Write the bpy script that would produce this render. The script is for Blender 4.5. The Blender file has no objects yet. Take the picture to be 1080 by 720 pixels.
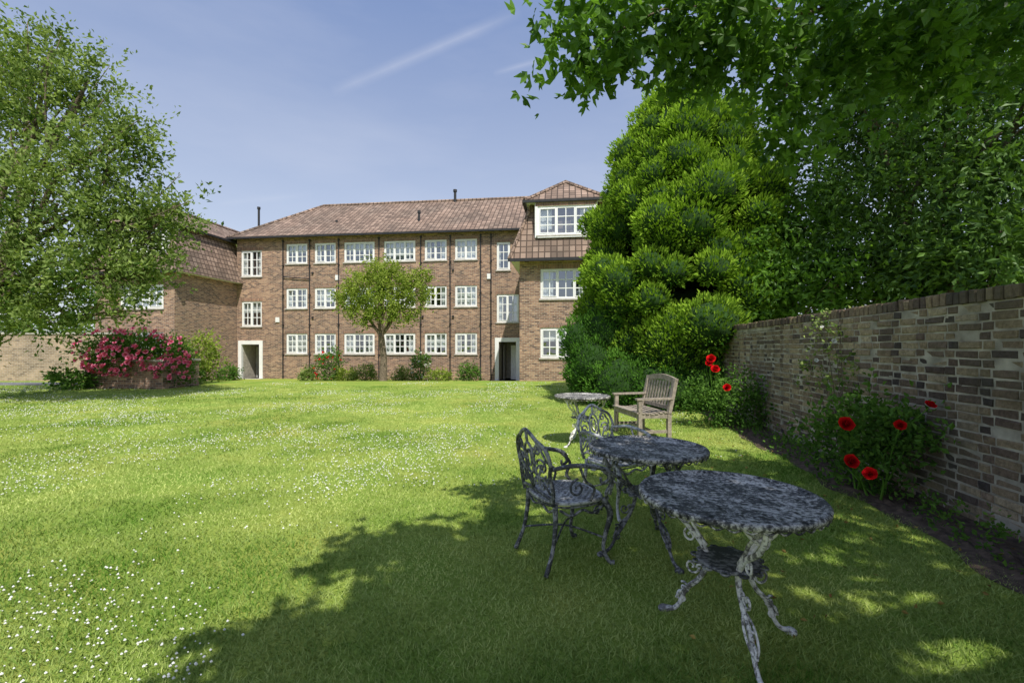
import bpy, math, numpy as np
from mathutils import Vector
rng=np.random.default_rng(7)
sc=bpy.context.scene
H=1.42; F=480.0
def W(px,py,d): return np.array([(px-540)/F*d, d, H-(py-367)/F*d])
def gz(y):
    t=np.clip((np.asarray(y,float)-19)/6.5,0,1); return -0.45*t*t*(3-2*t)
def wallx(y): return 3.19+0.152*y
# ---------------------------------------------------------------- helpers
def link(o,parent=None):
    sc.collection.objects.link(o)
    if parent is not None: o.parent=parent
    return o
def empty(name,loc=(0,0,0),rz=0):
    o=bpy.data.objects.new(name,None); o.location=loc; o.rotation_euler=(0,0,rz); o.empty_display_size=.3
    return link(o)
def mesh_np(name,V,Fa,mats,parent=None,tint=None,mi=None,smooth=False):
    me=bpy.data.meshes.new(name); N=len(V); M,k=Fa.shape
    me.vertices.add(N); me.vertices.foreach_set('co',np.ascontiguousarray(V,dtype=np.float32).ravel())
    me.loops.add(M*k); me.loops.foreach_set('vertex_index',np.ascontiguousarray(Fa,dtype=np.int32).ravel())
    me.polygons.add(M); me.polygons.foreach_set('loop_start',np.arange(M,dtype=np.int32)*k)
    for m in mats: me.materials.append(m)
    if mi is not None: me.polygons.foreach_set('material_index',np.asarray(mi,dtype=np.int32))
    me.polygons.foreach_set('use_smooth',np.full(M,smooth,dtype=bool))
    me.update(calc_edges=True)
    if tint is not None:
        a=me.attributes.new('tint','FLOAT_COLOR','POINT')
        c=np.ones((N,4),dtype=np.float32); c[:,:3]=np.asarray(tint).reshape(N,-1)
        a.data.foreach_set('color',c.ravel())
    return link(bpy.data.objects.new(name,me),parent)
def catmull(P,n=6):
    P=[np.array(p,float) for p in P]
    if len(P)<3: return P
    Q=[2*P[0]-P[1]]+P+[2*P[-1]-P[-2]]; out=[]
    for i in range(1,len(Q)-2):
        a,b,c,d=Q[i-1:i+3]
        for j in range(n):
            t=j/n
            out.append(.5*((2*b)+(-a+c)*t+(2*a-5*b+4*c-d)*t*t+(-a+3*b-3*c+d)*t**3))
    out.append(P[-1]); return out
class B:
    def __init__(s): s.v=[];s.f=[];s.m=[];s.t=[];s.cur=1.0
    def add(s,vs,fs,mi=0):
        o=len(s.v); s.v+= [tuple(map(float,x)) for x in vs]; s.t+=[s.cur]*len(vs)
        for f in fs: s.f.append([o+i for i in f]); s.m.append(mi)
    def quad(s,a,b,c,d,mi=0): s.add([a,b,c,d],[(0,1,2,3)],mi)
    def box(s,x0,x1,y0,y1,z0,z1,mi=0):
        s.add([(x0,y0,z0),(x1,y0,z0),(x1,y1,z0),(x0,y1,z0),(x0,y0,z1),(x1,y0,z1),(x1,y1,z1),(x0,y1,z1)],
          [(0,3,2,1),(4,5,6,7),(0,1,5,4),(1,2,6,5),(2,3,7,6),(3,0,4,7)],mi)
    def beam(s,p0,p1,w,d,mi=0,hint=(0,0,1)):
        p0=np.array(p0,float);p1=np.array(p1,float);a=p1-p0;a/=np.linalg.norm(a)
        h=np.array(hint,float)
        if abs(a@h)>.95: h=np.array((1.,0,0))
        x=np.cross(a,h);x/=np.linalg.norm(x);y=np.cross(x,a)
        vs=[]
        for p in (p0,p1):
            for sx,sy in((-1,-1),(1,-1),(1,1),(-1,1)): vs.append(p+x*sx*w/2+y*sy*d/2)
        s.add(vs,[(3,2,1,0),(4,5,6,7),(0,1,5,4),(1,2,6,5),(2,3,7,6),(3,0,4,7)],mi)
    def tube(s,P,r,mi=0,seg=7,n=6,smooth=True,flat=1.0):
        P=catmull(P,n) if smooth else [np.array(p,float) for p in P]
        N=len(P)
        if np.isscalar(r): R=[r]*N
        else: R=list(np.interp(np.linspace(0,1,N),np.linspace(0,1,len(r)),r))
        T=[]
        for i in range(N):
            t=P[min(i+1,N-1)]-P[max(i-1,0)]; T.append(t/(np.linalg.norm(t)+1e-9))
        h=np.array((0,0,1.)) if abs(T[0][2])<.9 else np.array((1.,0,0))
        x=np.cross(T[0],h);x/=np.linalg.norm(x)
        vs=[];fs=[]
        for i in range(N):
            x=x-T[i]*(x@T[i]);x/=np.linalg.norm(x)+1e-9;y=np.cross(T[i],x)
            for j in range(seg):
                a=2*math.pi*j/seg; vs.append(P[i]+R[i]*(math.cos(a)*x+math.sin(a)*y*flat))
        for i in range(N-1):
            for j in range(seg):
                k=(j+1)%seg; fs.append((i*seg+j,i*seg+k,(i+1)*seg+k,(i+1)*seg+j))
        fs.append(tuple(range(seg))[::-1]); fs.append(tuple((N-1)*seg+j for j in range(seg)))
        s.add(vs,fs,mi)
    def lathe(s,prof,mi=0,seg=48,c=(0,0,0)):
        vs=[];fs=[];n=len(prof)
        for (r,z) in prof:
            for j in range(seg):
                a=2*math.pi*j/seg; vs.append((c[0]+r*math.cos(a),c[1]+r*math.sin(a),c[2]+z))
        for i in range(n-1):
            for j in range(seg):
                k=(j+1)%seg; fs.append((i*seg+j,i*seg+k,(i+1)*seg+k,(i+1)*seg+j))
        s.add(vs,fs,mi)
    def build(s,name,mats,parent=None,smooth=False,uv=True):
        me=bpy.data.meshes.new(name); me.from_pydata(s.v,[],s.f)
        for m in mats: me.materials.append(m)
        me.polygons.foreach_set('material_index',s.m)
        me.polygons.foreach_set('use_smooth',[smooth]*len(s.f)); me.update()
        a=me.attributes.new('tint','FLOAT_COLOR','POINT')
        a.data.foreach_set('color',np.repeat(np.array(s.t,dtype=np.float32)[:,None],4,1).ravel())
        if uv:
            L=me.uv_layers.new(name='UVMap')
            for p in me.polygons:
                n=p.normal
                if abs(n.z)>.97: t=Vector((1,0,0));w=Vector((0,1,0))
                else:
                    t=Vector((-n.y,n.x,0)).normalized(); w=n.cross(t)
                for li in p.loop_indices:
                    co=me.vertices[me.loops[li].vertex_index].co
                    L.data[li].uv=(co.dot(t),co.dot(w))
        return link(bpy.data.objects.new(name,me),parent)
# ---------------------------------------------------------------- materials
class NT:
    def __init__(s,name):
        s.mat=bpy.data.materials.new(name); s.mat.use_nodes=True; s.t=s.mat.node_tree; s.t.nodes.clear()
        s.out=s.n('ShaderNodeOutputMaterial')
    def n(s,typ,**kw):
        nd=s.t.nodes.new(typ)
        for k,v in kw.items(): setattr(nd,k,v)
        return nd
    def l(s,a,b): s.t.links.new(a,b)
    def ramp(s,fac,stops,interp='LINEAR'):
        r=s.n('ShaderNodeValToRGB'); r.color_ramp.interpolation=interp
        e=r.color_ramp.elements
        while len(e)<len(stops): e.new(.5)
        for i,(p,c) in enumerate(stops):
            e[i].position=p; e[i].color=(*c,1) if len(c)==3 else c
        s.l(fac,r.inputs[0]); return r.outputs[0]
    def noise(s,scale,detail=4,vec=None,rough=.55):
        n=s.n('ShaderNodeTexNoise'); n.inputs['Scale'].default_value=scale; n.inputs['Detail'].default_value=detail; n.inputs['Roughness'].default_value=rough
        if vec is not None: s.l(vec,n.inputs['Vector'])
        return n.outputs['Fac']
    def mul(s,a,b,fac=1.0,mode='MULTIPLY'):
        m=s.n('ShaderNodeMix',data_type='RGBA',blend_type=mode); m.inputs[0].default_value=fac
        s.l(a,m.inputs[6]); s.l(b,m.inputs[7]); return m.outputs[2]
    def mixf(s,f,a,b):
        m=s.n('ShaderNodeMix',data_type='RGBA'); s.l(f,m.inputs[0])
        for x,i in((a,6),(b,7)):
            if isinstance(x,tuple): m.inputs[i].default_value=(*x,1)
            else: s.l(x,m.inputs[i])
        return m.outputs[2]
    def bump(s,h,st=.5,dist=.01):
        b=s.n('ShaderNodeBump'); b.inputs['Strength'].default_value=st; b.inputs['Distance'].default_value=dist; s.l(h,b.inputs['Height']); return b.outputs[0]
    def pbr(s,col,rough=.8,norm=None,metal=0,spec=.3):
        p=s.n('ShaderNodeBsdfPrincipled')
        if isinstance(col,tuple): p.inputs['Base Color'].default_value=(*col,1)
        else: s.l(col,p.inputs['Base Color'])
        if isinstance(rough,(int,float)): p.inputs['Roughness'].default_value=rough
        else: s.l(rough,p.inputs['Roughness'])
        p.inputs['Metallic'].default_value=metal; p.inputs['Specular IOR Level'].default_value=spec
        if norm is not None: s.l(norm,p.inputs['Normal'])
        return p.outputs[0]
    def fin(s,sh): s.l(sh,s.out.inputs[0]); return s.mat
    def obj(s): return s.n('ShaderNodeTexCoord').outputs['Object']
    def uv(s): return s.n('ShaderNodeTexCoord').outputs['UV']
    def tint(s): return s.n('ShaderNodeAttribute',attribute_name='tint').outputs['Color']
def plain(name,c,rough=.6,var=.25,scale=6,metal=0,spec=.3):
    n=NT(name); nz=n.noise(scale,5,n.obj())
    col=n.ramp(nz,[(.3,tuple(x*(1-var) for x in c)),(.7,tuple(min(1,x*(1+var)) for x in c))])
    return n.fin(n.pbr(col,rough,n.bump(nz,.2,.004),metal,spec))
def leafmat(name,dark,light,trans=.3,rough=None):
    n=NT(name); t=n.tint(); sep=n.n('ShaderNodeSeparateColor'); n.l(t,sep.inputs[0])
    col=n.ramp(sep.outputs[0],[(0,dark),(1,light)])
    if rough: p=n.pbr(col,rough,spec=.3)
    else:
        d=n.n('ShaderNodeBsdfDiffuse'); n.l(col,d.inputs[0]); p=d.outputs[0]
    if trans<=0: return n.fin(p)
    tr=n.n('ShaderNodeBsdfTranslucent')
    c2=n.n('ShaderNodeMix',data_type='RGBA',blend_type='MULTIPLY'); c2.inputs[0].default_value=1; n.l(col,c2.inputs[6]); c2.inputs[7].default_value=(1.3,1.35,.6,1)
    n.l(c2.outputs[2],tr.inputs[0])
    m=n.n('ShaderNodeMixShader'); m.inputs[0].default_value=trans; n.l(p,m.inputs[1]); n.l(tr.outputs[0],m.inputs[2])
    return n.fin(m.outputs[0])
def brickmat(name,stops,mortar,bw=.225,rh=.075,ms=.009):
    n=NT(name); uv=n.uv()
    b=n.n('ShaderNodeTexBrick'); n.l(uv,b.inputs['Vector'])
    b.inputs['Color1'].default_value=(0,0,0,1);b.inputs['Color2'].default_value=(1,1,1,1);b.inputs['Mortar'].default_value=(.5,.5,.5,1)
    b.inputs['Scale'].default_value=1;b.inputs['Brick Width'].default_value=bw;b.inputs['Row Height'].default_value=rh;b.inputs['Mortar Size'].default_value=ms
    col=n.ramp(b.outputs['Color'],stops)
    big=n.noise(.35,5,n.obj()); fine=n.noise(9,4,n.obj()); mid=n.noise(2.2,6,n.obj(),.7)
    col=n.mul(col,n.ramp(big,[(.3,(.70,.71,.75)),(.7,(1.15,1.12,1.1))]))
    col=n.mul(col,n.ramp(mid,[(.3,(.76,.75,.76)),(.7,(1.22,1.19,1.16))]))
    col=n.mul(col,n.ramp(fine,[(.3,(.76,.76,.76)),(.7,(1.2,1.2,1.2))]))
    col=n.mixf(b.outputs['Fac'],col,mortar)
    inv=n.n('ShaderNodeMath',operation='SUBTRACT'); inv.inputs[0].default_value=1; n.l(b.outputs['Fac'],inv.inputs[1])
    return n.fin(n.pbr(col,.9,n.bump(inv.outputs[0],.6,.01)))
M_brick=brickmat('building_brick',[(0,(.12,.075,.06)),(.35,(.26,.155,.105)),(.7,(.36,.22,.145)),(1,(.47,.31,.20))],(.42,.36,.29))
M_tan=brickmat('tan_brick',[(0,(.28,.20,.13)),(.5,(.45,.33,.21)),(1,(.52,.38,.26))],(.45,.40,.33))
def roofmat():
    n=NT('clay_roof_tiles'); uv=n.uv()
    b=n.n('ShaderNodeTexBrick'); n.l(uv,b.inputs['Vector']); b.offset=0
    b.inputs['Color1'].default_value=(0,0,0,1);b.inputs['Color2'].default_value=(1,1,1,1);b.inputs['Mortar'].default_value=(0,0,0,1)
    b.inputs['Scale'].default_value=1;b.inputs['Brick Width'].default_value=.27;b.inputs['Row Height'].default_value=.3;b.inputs['Mortar Size'].default_value=.026;b.inputs['Mortar Smooth'].default_value=.6
    col=n.ramp(b.outputs['Color'],[(0,(.18,.13,.10)),(.5,(.265,.19,.145)),(1,(.36,.265,.205))])
    col=n.mul(col,n.ramp(n.noise(.5,6,n.obj()),[(.3,(.68,.71,.72)),(.7,(1.15,1.1,1.08))]))
    col=n.mixf(b.outputs['Fac'],col,(.10,.07,.055))
    inv=n.n('ShaderNodeMath',operation='SUBTRACT'); inv.inputs[0].default_value=1; n.l(b.outputs['Fac'],inv.inputs[1])
    return n.fin(n.pbr(col,.85,n.bump(inv.outputs[0],1,.05)))
M_roof=roofmat()
M_white=plain('white_paint',(.82,.82,.80),.45,.06)
M_dark=plain('dark_interior',(.06,.063,.07),.9)
M_curt=plain('curtain_fabric',(.75,.74,.7),.9,.15,3)
M_pipe=plain('black_iron_pipe',(.03,.03,.032),.5)
M_stone=plain('concrete_sill',(.45,.42,.37),.85)
M_soil=plain('soil',(.10,.07,.05),1,.5,18)
M_asph=plain('asphalt',(.16,.16,.16),.9)
M_bark=plain('bark',(.16,.125,.09),.95,.45,14)
def glassmat():
    n=NT('window_glass'); g=n.n('ShaderNodeBsdfGlossy'); g.inputs['Roughness'].default_value=.03; g.inputs['Color'].default_value=(.9,.95,1,1)
    t=n.n('ShaderNodeBsdfTransparent'); t.inputs[0].default_value=(.8,.85,.88,1)
    nz=n.noise(1.3,2,n.obj()); n.l(n.bump(nz,.25,.05),g.inputs['Normal'])
    m=n.n('ShaderNodeMixShader'); m.inputs[0].default_value=.25; n.l(t.outputs[0],m.inputs[1]); n.l(g.outputs[0],m.inputs[2]); return n.fin(m.outputs[0])
M_glass=glassmat()
def ironmat(name,dark,light,thr,scale=38):
    n=NT(name); o=n.obj(); a=n.noise(scale,6,o,.7); b2=n.noise(5,3,o)
    s=n.n('ShaderNodeMath',operation='MULTIPLY_ADD'); n.l(b2,s.inputs[0]); s.inputs[1].default_value=.5; n.l(a,s.inputs[2])
    col=n.ramp(s.outputs[0],[(thr,dark),(thr+.07,light),(thr+.22,tuple(x*1.35 for x in light))])
    return n.fin(n.pbr(col,.55,n.bump(a,.5,.003),0,.5))
M_iron=ironmat('weathered_dark_iron',(.05,.052,.055),(.24,.24,.24),.74)
M_iron2=ironmat('weathered_grey_iron',(.16,.16,.155),(.45,.45,.43),.70)
M_ironw=ironmat('flaking_white_iron',(.16,.15,.14),(.66,.64,.6),.66)
def topmat():
    n=NT('lichen_table_top'); o=n.obj()
    v=n.n('ShaderNodeTexVoronoi',feature='DISTANCE_TO_EDGE'); v.inputs['Scale'].default_value=30; n.l(o,v.inputs['Vector'])
    a=n.noise(48,7,o,.8); b2=n.noise(9,4,o)
    s=n.n('ShaderNodeMath',operation='MULTIPLY_ADD'); n.l(b2,s.inputs[0]); s.inputs[1].default_value=.5; n.l(a,s.inputs[2])
    col=n.ramp(s.outputs[0],[(.66,(.05,.05,.05)),(.74,(.12,.118,.11)),(.79,(.38,.365,.33)),(.92,(.66,.63,.57))])
    hole=n.ramp(v.outputs[0],[(.0,(1,1,1)),(.22,(1,1,1)),(.32,(.22,.22,.22))])
    col=n.mul(col,hole)
    return n.fin(n.pbr(col,.6,n.bump(hole,.6,.006),0,.3))
M_top=topmat()
M_wood=plain('weathered_teak',(.31,.265,.21),.8,.4,25)
M_conif=leafmat('conifer_foliage',(.04,.115,.014),(.36,.54,.055),.2)
M_hedge=leafmat('dark_hedge_foliage',(.025,.085,.016),(.13,.28,.04),.15)
M_leafL=leafmat('light_leaves',(.045,.10,.02),(.37,.46,.15),.35)
M_leafC=leafmat('golden_leaves',(.08,.15,.02),(.42,.50,.10),.35)
M_leafD=leafmat('dark_leaves',(.022,.062,.014),(.15,.27,.05),.3,.5)
M_leafO=leafmat('overhang_leaves',(.035,.095,.016),(.17,.32,.05),.45,.4)
M_leafR=leafmat('rose_leaves',(.035,.09,.018),(.15,.28,.05),.25)
M_grassb=leafmat('grass_blades',(.095,.195,.025),(.56,.62,.20),0)
M_core=plain('light_blocking_core',(.022,.055,.010),1,.4,6)  # dark colour standing in for shade deep between the leaf clumps
M_red=leafmat('red_petals',(.30,.003,.008),(.85,.015,.02),.2)
M_pink=leafmat('pink_petals',(.72,.07,.22),(.95,.36,.50),.2)
M_whitep=leafmat('white_petals',(.6,.6,.52),(.85,.85,.8),0)
def groundmat():
    n=NT('lawn_ground'); o=n.obj()
    f=n.noise(40,6,o,.7); m=n.noise(1.1,5,o); g=n.noise(.3,4,o)
    c=n.ramp(f,[(.3,(.14,.21,.03)),(.55,(.29,.38,.07)),(.75,(.46,.52,.16))])
    c=n.mul(c,n.ramp(m,[(.3,(.72,.86,.66)),(.5,(1,1,1)),(.70,(1.35,1.12,1.3))]))
    c=n.mul(c,n.ramp(g,[(.35,(.85,.94,.82)),(.7,(1.18,1.05,1.1))]))
    return n.fin(n.pbr(c,.95,n.bump(f,.8,.03),0,.1))
M_ground=groundmat()
def wallmat():
    n=NT('old_stock_brick'); t=n.tint(); o=n.obj(); sep=n.n('ShaderNodeSeparateColor'); n.l(t,sep.inputs[0])
    c=n.ramp(sep.outputs[0],[(0,(.075,.06,.055)),(.25,(.155,.11,.085)),(.5,(.25,.185,.125)),(.75,(.33,.255,.16)),(1,(.44,.36,.25))])
    a=n.noise(26,6,o,.75); c=n.mul(c,n.ramp(a,[(.3,(.5,.49,.47)),(.7,(1.35,1.35,1.35))]))
    b=n.noise(1.2,5,o); c=n.mixf(n.ramp(b,[(.46,(0,0,0)),(.70,(.55,.55,.55))]),c,(.125,.12,.08))
    d=n.noise(.7,6,o,.7); c=n.mul(c,n.ramp(d,[(.35,(.65,.64,.63)),(.6,(1.1,1.1,1.1))]))
    return n.fin(n.pbr(c,.93,n.bump(a,.9,.01)))
M_wall=wallmat()
M_mortar=plain('lime_mortar',(.34,.31,.25),1,.5,5)

# ---------------------------------------------------------------- foliage generators
def unit(n):
    v=rng.normal(size=(n,3)); return v/np.linalg.norm(v,axis=1,keepdims=True)
def rhombs(P,D,L,Wd,lobed=False,tint=None):
    n=len(P); D=D/np.linalg.norm(D,axis=1,keepdims=True)
    R=unit(n); S=np.cross(D,R); S/=np.linalg.norm(S,axis=1,keepdims=True)+1e-9; Nn=np.cross(S,D)
    if tint is None: tint=rng.random(n)
    Vs=[];Ts=[]
    angs=[0,.95,-.95] if lobed else [0]
    for a in angs:
        k=1 if a==0 else .8
        d=D*math.cos(a)+S*math.sin(a); s=S*math.cos(a)-D*math.sin(a)
        l=(L*k)[:,None]; w=(Wd*k)[:,None]
        V=np.stack([P,P+d*l*.5+s*w*.5+Nn*l*.08,P+d*l-Nn*l*.12,P+d*l*.5-s*w*.5+Nn*l*.08],1)
        Vs.append(V.reshape(-1,3)); Ts.append(np.repeat(tint,4))
    V=np.concatenate(Vs); T=np.concatenate(Ts)
    return V,np.arange(len(V)).reshape(-1,4),T
def foliage(name,lobes,mat,leaf=.08,aspect=.5,twig=.6,per=14,spread=.07,parent=None,lobed=False,up=.5,droop=0,shell=.45,tb=0.0):
    Ps=[];Ds=[];Ts=[]
    for c,r,nt in lobes:
        c=np.array(c); r=np.ones(3)*r
        u=unit(nt); rad=(shell+(1-shell)*rng.random(nt)**.7)[:,None]
        lump=1+.22*np.sin(u[:,:1]*5+c[0]*3)+.18*np.sin(u[:,2:]*7+u[:,1:2]*4+c[1])
        b=c+u*r*rad*lump
        D=u+np.array([0,0,up-droop])+unit(nt)*.6; D/=np.linalg.norm(D,axis=1,keepdims=True)
        ln=twig*(.4+.9*rng.random(nt))
        t=rng.random((nt,per)); 
        P=b[:,None]+D[:,None]*(ln[:,None]*t)[...,None]+rng.normal(size=(nt,per,3))*spread
        P[...,2]-=droop*.3*(t*ln[:,None])**2
        LD=D[:,None]*.7+unit(nt*per).reshape(nt,per,3)
        tt=np.clip(rng.random(nt)[:,None]*.6+rng.random((nt,per))*.4+tb+.12*(u[:,2:3]),0,1)
        Ps.append(P.reshape(-1,3));Ds.append(LD.reshape(-1,3));Ts.append(tt.reshape(-1))
    P=np.concatenate(Ps);D=np.concatenate(Ds);T=np.concatenate(Ts); n=len(P)
    L=leaf*(.6+.8*rng.random(n))
    V,Fa,T=rhombs(P,D,L,L*aspect,lobed,T)
    return mesh_np(name,V,Fa,[mat],parent,T)
def limbs(name,base,fork,targets,r0,mat,parent,r1=.02,wob=.25,sub=5,reach=.45):
    b=B(); base=np.array(base,float);fork=np.array(fork,float)
    mid=(base+fork)/2+np.array([.06,.04,0])
    b.tube([base-np.array([0,0,.15]),base+np.array([0,0,.05]),mid,fork],[r0*1.5,r0*1.1,r0*.9,r0*.75],seg=12)
    for t in targets:
        t=np.array(t,float); d=t-fork
        m1=fork+d*.35+rng.normal(size=3)*wob*.5+np.array([0,0,.12*np.linalg.norm(d)*.5]); m2=fork+d*.7+rng.normal(size=3)*wob
        b.tube([fork-np.array([0,0,.1]),m1,m2,t],[r0*.5,r0*.33,r0*.2,r1],seg=8)
        for k in range(sub):
            e=t+unit(1)[0]*min((.25+.3*rng.random())*np.linalg.norm(d)*reach,.9)
            b.tube([m2 if k<3 else t,(m2+e)/2+rng.normal(size=3)*wob*.3,e],[r0*.14,r0*.09,r1*.4],seg=5,n=4)
    return b.build(name,[mat],parent,True,False)
def blossoms(name,pts,size,mat,parent=None,rings=3):
    Vs=[];Fs=[];Ts=[];o=0
    for p in pts:
        p=np.array(p); ax=np.array([rng.normal()*.4-.2,-.8+rng.normal()*.3,.6]);ax/=np.linalg.norm(ax)
        x=np.cross(ax,(0,0,1));x/=np.linalg.norm(x);y=np.cross(ax,x); s=size*(.75+.5*rng.random())
        for k in range(rings):
            ph=rng.random()*6; kk=k/max(rings-1,1)
            for j in range(5):
                a=ph+j*2*math.pi/5; d=x*math.cos(a)+y*math.sin(a); q=-x*math.sin(a)+y*math.cos(a)
                out=s*(.10+.34*kk); hgt=s*(.62-.30*kk)
                w=s*(.10+.20*kk)
                V=[p+d*out*.2-q*w*.4,p+d*out*.2+q*w*.4,p+d*out*.9+q*w+ax*hgt*.75,p+d*out*(.9+.3*kk)+ax*hgt,p+d*out*.9-q*w+ax*hgt*.75]
                Vs+=V; Fs.append([o,o+1,o+2,o+4]); Fs.append([o+4,o+2,o+3]); o+=5
                Ts+=[0.0,0.0]+[min(1,.1+.5*kk+.35*rng.random())]*3
    b=B(); b.v=[tuple(v) for v in Vs]; b.t=list(Ts); b.f=Fs; b.m=[0]*len(b.f)
    return b.build(name,[mat],parent,False,False)
# ---------------------------------------------------------------- ground
def axis_pts(a,b,n,k):
    t=np.linspace(-1,1,n); s=np.sinh(t*k)/np.sinh(k); return np.where(s<0,-s*a,s*b)
xs=axis_pts(-500,500,90,5); ys=np.concatenate([np.linspace(-120,-5,10),np.linspace(-2,30,65),np.geomspace(32,900,30)])
X,Y=np.meshgrid(xs,ys); Z=gz(Y)
V=np.stack([X,Y,Z],-1).reshape(-1,3); nx=len(xs); ny=len(ys)
i=np.arange(ny-1)[:,None]*nx+np.arange(nx-1)[None]; Fa=np.stack([i,i+1,i+nx+1,i+nx],-1).reshape(-1,4)
mesh_np('lawn_ground',V,Fa,[M_ground],smooth=True)
_g=rng.random((64,64))
def vnoise(x,y,s):
    x=np.asarray(x)*s+17.3;y=np.asarray(y)*s+9.1; i=np.floor(x).astype(int);j=np.floor(y).astype(int);u=x-i;v=y-j;u=u*u*(3-2*u);v=v*v*(3-2*v)
    g=lambda a,b_:_g[a%64,b_%64]
    return (g(i,j)*(1-u)+g(i+1,j)*u)*(1-v)+(g(i,j+1)*(1-u)+g(i+1,j+1)*u)*v
n=400000
u=rng.random(n); a0,a1=1.35**.4,17**.4; gy=(a0+u*(a1-a0))**2.5
gx=(rng.random(n)*2-1)*(1.2*gy+.5)
worn=np.zeros(n)
for wx,wy,wr in((-6.4,7.6,.8),(-1.6,5.9,.7),(-.4,8.6,1.0),(-3.4,4.6,.5),(1.1,8.2,.6),(-8.5,11,.9),(-2.6,10.5,1.0),(.6,4.9,.35)):
    worn=np.maximum(worn,np.exp(-(((gx-wx)/wr)**2+((gy-wy)/(wr*.6))**2)))
k=(gx<wallx(gy)-.55+.06*np.sin(gy*9))&(rng.random(n)>worn*.75); gx=gx[k];gy=gy[k];worn=worn[k];n=len(gx)
pt_=.45*vnoise(gx,gy,.7)+.33*vnoise(gx,gy,2.1)+.22*vnoise(gx,gy,6)
h=(.010+.018*rng.random(n))*(.6+1.1*pt_); w=.0019+.0006*gy
az=rng.random(n)*6.283; dx=np.cos(az);dy=np.sin(az)
ld=rng.random(n)*6.283; lean=h*(.3+1.3*rng.random(n))
g0=gz(gy)
V=np.zeros((n,3,3)); V[:,0]=np.stack([gx-dx*w,gy-dy*w,g0-.003],1); V[:,1]=np.stack([gx+dx*w,gy+dy*w,g0-.003],1)
V[:,2]=np.stack([gx+np.cos(ld)*lean,gy+np.sin(ld)*lean,g0+h],1)
T=np.clip(rng.random(n)*.5+.80-1.25*pt_+.5*worn,0,1)
mesh_np('grass',V.reshape(-1,3),np.arange(n*3).reshape(-1,3),[M_grassb],None,np.repeat(T,3))
# clover flowers
n=80000; cy=1.7+rng.random(n)**1.15*17; cx=(rng.random(n)*2-1)*1.2*cy
pr=np.clip((.6*vnoise(cx+5,cy,.55)+.4*vnoise(cx,cy+8,1.8))*3-1.25,0,1)*np.where(cx<.1*cy-1.2,1,.22)
k=(rng.random(n)<pr*.55)&(cx<wallx(cy)-1)&~((cy<4.6)&(cx>-1.3)); cx=cx[k];cy=cy[k];n=len(cx); r=(.0035+.004*rng.random(n))*(1+.07*cy); cz=gz(cy)+.024+.012*rng.random(n)
O=np.array([[1,0,0],[0,1,0],[-1,0,0],[0,-1,0],[0,0,1],[0,0,-1]],float)
V=np.stack([cx,cy,cz],1)[:,None]+O[None]*r[:,None,None]
f=np.array([[0,1,4],[1,2,4],[2,3,4],[3,0,4],[1,0,5],[2,1,5],[3,2,5],[0,3,5]])
Fa=(np.arange(n)[:,None,None]*6+f[None]).reshape(-1,3)
mesh_np('clover_flowers',V.reshape(-1,3),Fa,[M_whitep],None,np.repeat(rng.random(n),6))
b=B(); b.box(-60,-15.4,17.4,18.8,-.05,.012,0); b.build('path',[M_asph])
# ---------------------------------------------------------------- building
ang=math.radians(7); S7,C7=math.sin(ang),math.cos(ang); OY=26.06
def U(px,v):
    k=(px-540)/F; return (k*(OY+v*C7)-v*S7)/(C7+k*S7)
bld=empty('brick_apartment_building',(0,OY,0),-ang)
walls=B();frames=B();glass=B();inner=B();roof=B();trim=B()
def facade(u0,u1,z0,z1,v,ops):
    us=sorted({u0,u1}|{x for o in ops for x in(o[0],o[1])}); zs=sorted({z0,z1}|{x for o in ops for x in(o[2],o[3])})
    for a,c in zip(us,us[1:]):
        for d,e in zip(zs,zs[1:]):
            m=((a+c)/2,(d+e)/2)
            if any(o[0]<m[0]<o[1] and o[2]<m[1]<o[3] for o in ops): continue
            walls.quad((a,v,d),(c,v,d),(c,v,e),(a,v,e))
    for a,c,d,e in [o[:4] for o in ops]:
        r=.11
        walls.quad((a,v,d),(a,v,e),(a,v+r,e),(a,v+r,d));walls.quad((c,v,d),(c,v+r,d),(c,v+r,e),(c,v,e))
        walls.quad((a,v,e),(c,v,e),(c,v+r,e),(a,v+r,e));walls.quad((a,v,d),(a,v+r,d),(c,v+r,d),(c,v,d))
def room(a,c,d,e,v0,dep,mi=0):
    v1=v0+dep
    inner.quad((a,v1,d),(c,v1,d),(c,v1,e),(a,v1,e),mi);inner.quad((a,v0,d),(a,v0,e),(a,v1,e),(a,v1,d),mi);inner.quad((c,v0,d),(c,v1,d),(c,v1,e),(c,v0,e),mi)
    inner.quad((a,v0,e),(c,v0,e),(c,v1,e),(a,v1,e),mi);inner.quad((a,v0,d),(a,v1,d),(c,v1,d),(c,v0,d),mi)
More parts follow.
